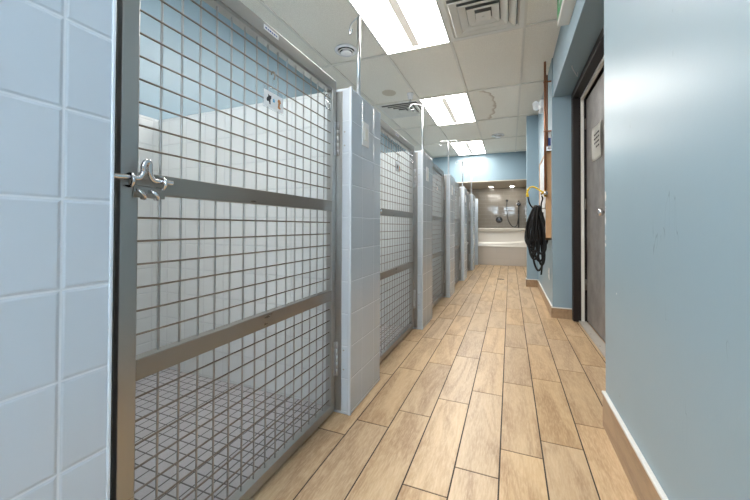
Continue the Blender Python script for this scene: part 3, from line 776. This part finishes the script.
# small round downlights in the alcove ceiling
def make_down(label, x):
    t = thing('downlight', label, 'ceiling light', (x, 9.15, 1.92), 0, 'round downlights over the tub')
    bm = BM(); lathe(bm, [(0.045, -0.0005), (0.075, -0.0005), (0.072, -0.007), (0.050, -0.005), (0.045, -0.0005)], seg=28, cap=False); obj('ring', bm, 'white', t)
    bm = BM(); lathe(bm, [(0.046, -0.0005), (0.046, -0.003)], seg=24); obj('lens', bm, 'spot', t)
    return t
make_down('left round downlight in the low ceiling over the tub', -0.45)
make_down('right round downlight in the low ceiling over the tub', 0.05)

# ------------------------------------------------------------------ tub and shower
TX0, TX1 = -1.25, 0.355
t = thing('bathtub', 'white bathtub raised on a tiled base at the corridor end', 'bathtub', (0, 8.2, 0))
bm = BM(); box(bm, TX0, TX1, 0.012, 0.80, 0, 0.428, 0.002); obj('tiled_base', bm, 'skirt', t)
bm = BM()
# shell: rim ring, apron, basin
nx = 40
prof = []
def apron_y(x, z):   # swept relief: the middle band bows out
    u = (x-(TX0+TX1)/2)/((TX1-TX0)/2)
    zt = 0.80-0.085*(1-u*u)**0.0*1.0
    ztop = 0.775+0.02*u*u; zbot = 0.565-0.055*(1-u*u)
    zc, hw = (ztop+zbot)/2, (ztop-zbot)/2
    d = abs(z-zc)/hw
    s_ = max(0.0, min(1.0, (1.08-d)/0.18)); s_ = s_*s_*(3-2*s_)
    return 0.006+0.045*s_
zs = [0.430+0.012*i for i in range(35)]
grid = []
for i in range(nx+1):
    x = TX0+(TX1-TX0)*i/nx
    col = [(x, 0.0, 0.430)]
    col += [(x, 0.0, 0.455)]+[(x, apron_y(x, z), z) for z in zs if 0.46 < z < 0.815]
    col += [(x, -0.004, 0.822), (x, -0.010, 0.832), (x, -0.010, 0.846), (x, -0.002, 0.852), (x, 0.06, 0.853)]
    grid.append([bm.verts.new(c) for c in col])
for A, B in zip(grid, grid[1:]):
    for j in range(len(A)-1):
        f = bm.faces.new((A[j], B[j], B[j+1], A[j+1])); f.smooth = True
obj('apron', bm, 'acrylic', t)
bm = BM()
# rim + basin as nested rounded loops
def rr(hx, hy, cx, cy, z, r, n=8):
    out = []
    for (sx, sy, a0) in ((1, 1, 0), (-1, 1, PI/2), (-1, -1, PI), (1, -1, 3*PI/2)):
        for k in range(n+1):
            a = a0+PI/2*k/n; out.append((cx+sx*(hx-r)+r*math.cos(a), cy+sy*(hy-r)+r*math.sin(a), z))
    return out
cx, cy = (TX0+TX1)/2, 0.405
hx, hy = (TX1-TX0)/2-0.001, 0.390
lv = [(hx, hy, 0.853, 0.01), (hx-0.07, hy-0.07, 0.853, 0.12), (hx-0.08, hy-0.08, 0.845, 0.12), (hx-0.13, hy-0.12, 0.56, 0.14), (hx-0.20, hy-0.18, 0.50, 0.12)]
rings = [[bm.verts.new(v) for v in rr(a, b, cx, cy, z, r)] for a, b, z, r in lv]
for A, B in zip(rings, rings[1:]):
    for k in range(len(A)):
        f = bm.faces.new((A[k], A[(k+1) % len(A)], B[(k+1) % len(A)], B[k])); f.smooth = True
bm.faces.new(rings[-1])
obj('basin', bm, 'acrylic', t)
bm = BM(); box(bm, XL+0.001, TX0-0.001, 8.2+0.012, YA-0.001, 0, 0.853); box(bm, TX0, 0.359, 8.2+0.801, YA-0.001, 0, 0.853)
struct('wall_ledge', bm, 'skirt')
t = thing('shower_valve', 'round chrome shower valve on the tiled wall above the tub', 'shower valve', (-0.265, YA, 1.075))
bm = BM(); lathe(bm, [(0.085, 0), (0.085, -0.006), (0.070, -0.014), (0.034, -0.018), (0.034, -0.06), (0.028, -0.066)], seg=32, axis='y'); obj('plate', bm, 'shower_metal', t)
bm = BM(); tube(bm, [(0, -0.055, 0), (0.05, -0.075, -0.05)], 0.010, 10); obj('lever', bm, 'shower_metal', t)
t = thing('shower_rail', 'chrome hand shower on a slide bar with hose at the tub wall', 'shower', (0.21, YA, 0.95))
bm = BM(); tube(bm, [(0, -0.06, -0.08), (0, -0.06, 0.62)], 0.017, 12)
for z in (-0.06, 0.60): tube(bm, [(0, 0, z), (0, -0.06, z)], 0.014, 10)
obj('slide_bar', bm, 'shower_metal', t)
bm = BM(); tube(bm, [(0, -0.09, 0.30), (0, -0.12, 0.50)], 0.014, 12); lathe(bm, [(0.018, 0.0), (0.050, -0.025), (0.050, -0.035), (0.01, -0.036)], (0, -0.12, 0.52), 'y', 24); box(bm, -0.018, 0.018, -0.10, -0.045, 0.33, 0.38, 0.005); obj('hand_shower', bm, 'shower_metal', t)
bm = BM(); tube(bm, path([(-0.28, -0.03, 0.62), (-0.285, -0.05, 0.40), (-0.26, -0.07, 0.15), (-0.18, -0.08, -0.02), (-0.10, -0.09, -0.06), (-0.03, -0.10, 0.02), (0.0, -0.10, 0.30)], 8), 0.010, 8); obj('shower_hose', bm, 'shower_metal', t)
bm = BM(); lathe(bm, [(0.03, 0), (0.03, -0.01), (0.014, -0.014), (0.014, -0.05)], (-0.28, 0, 0.63), 'y', 20); obj('wall_elbow', bm, 'shower_metal', t)
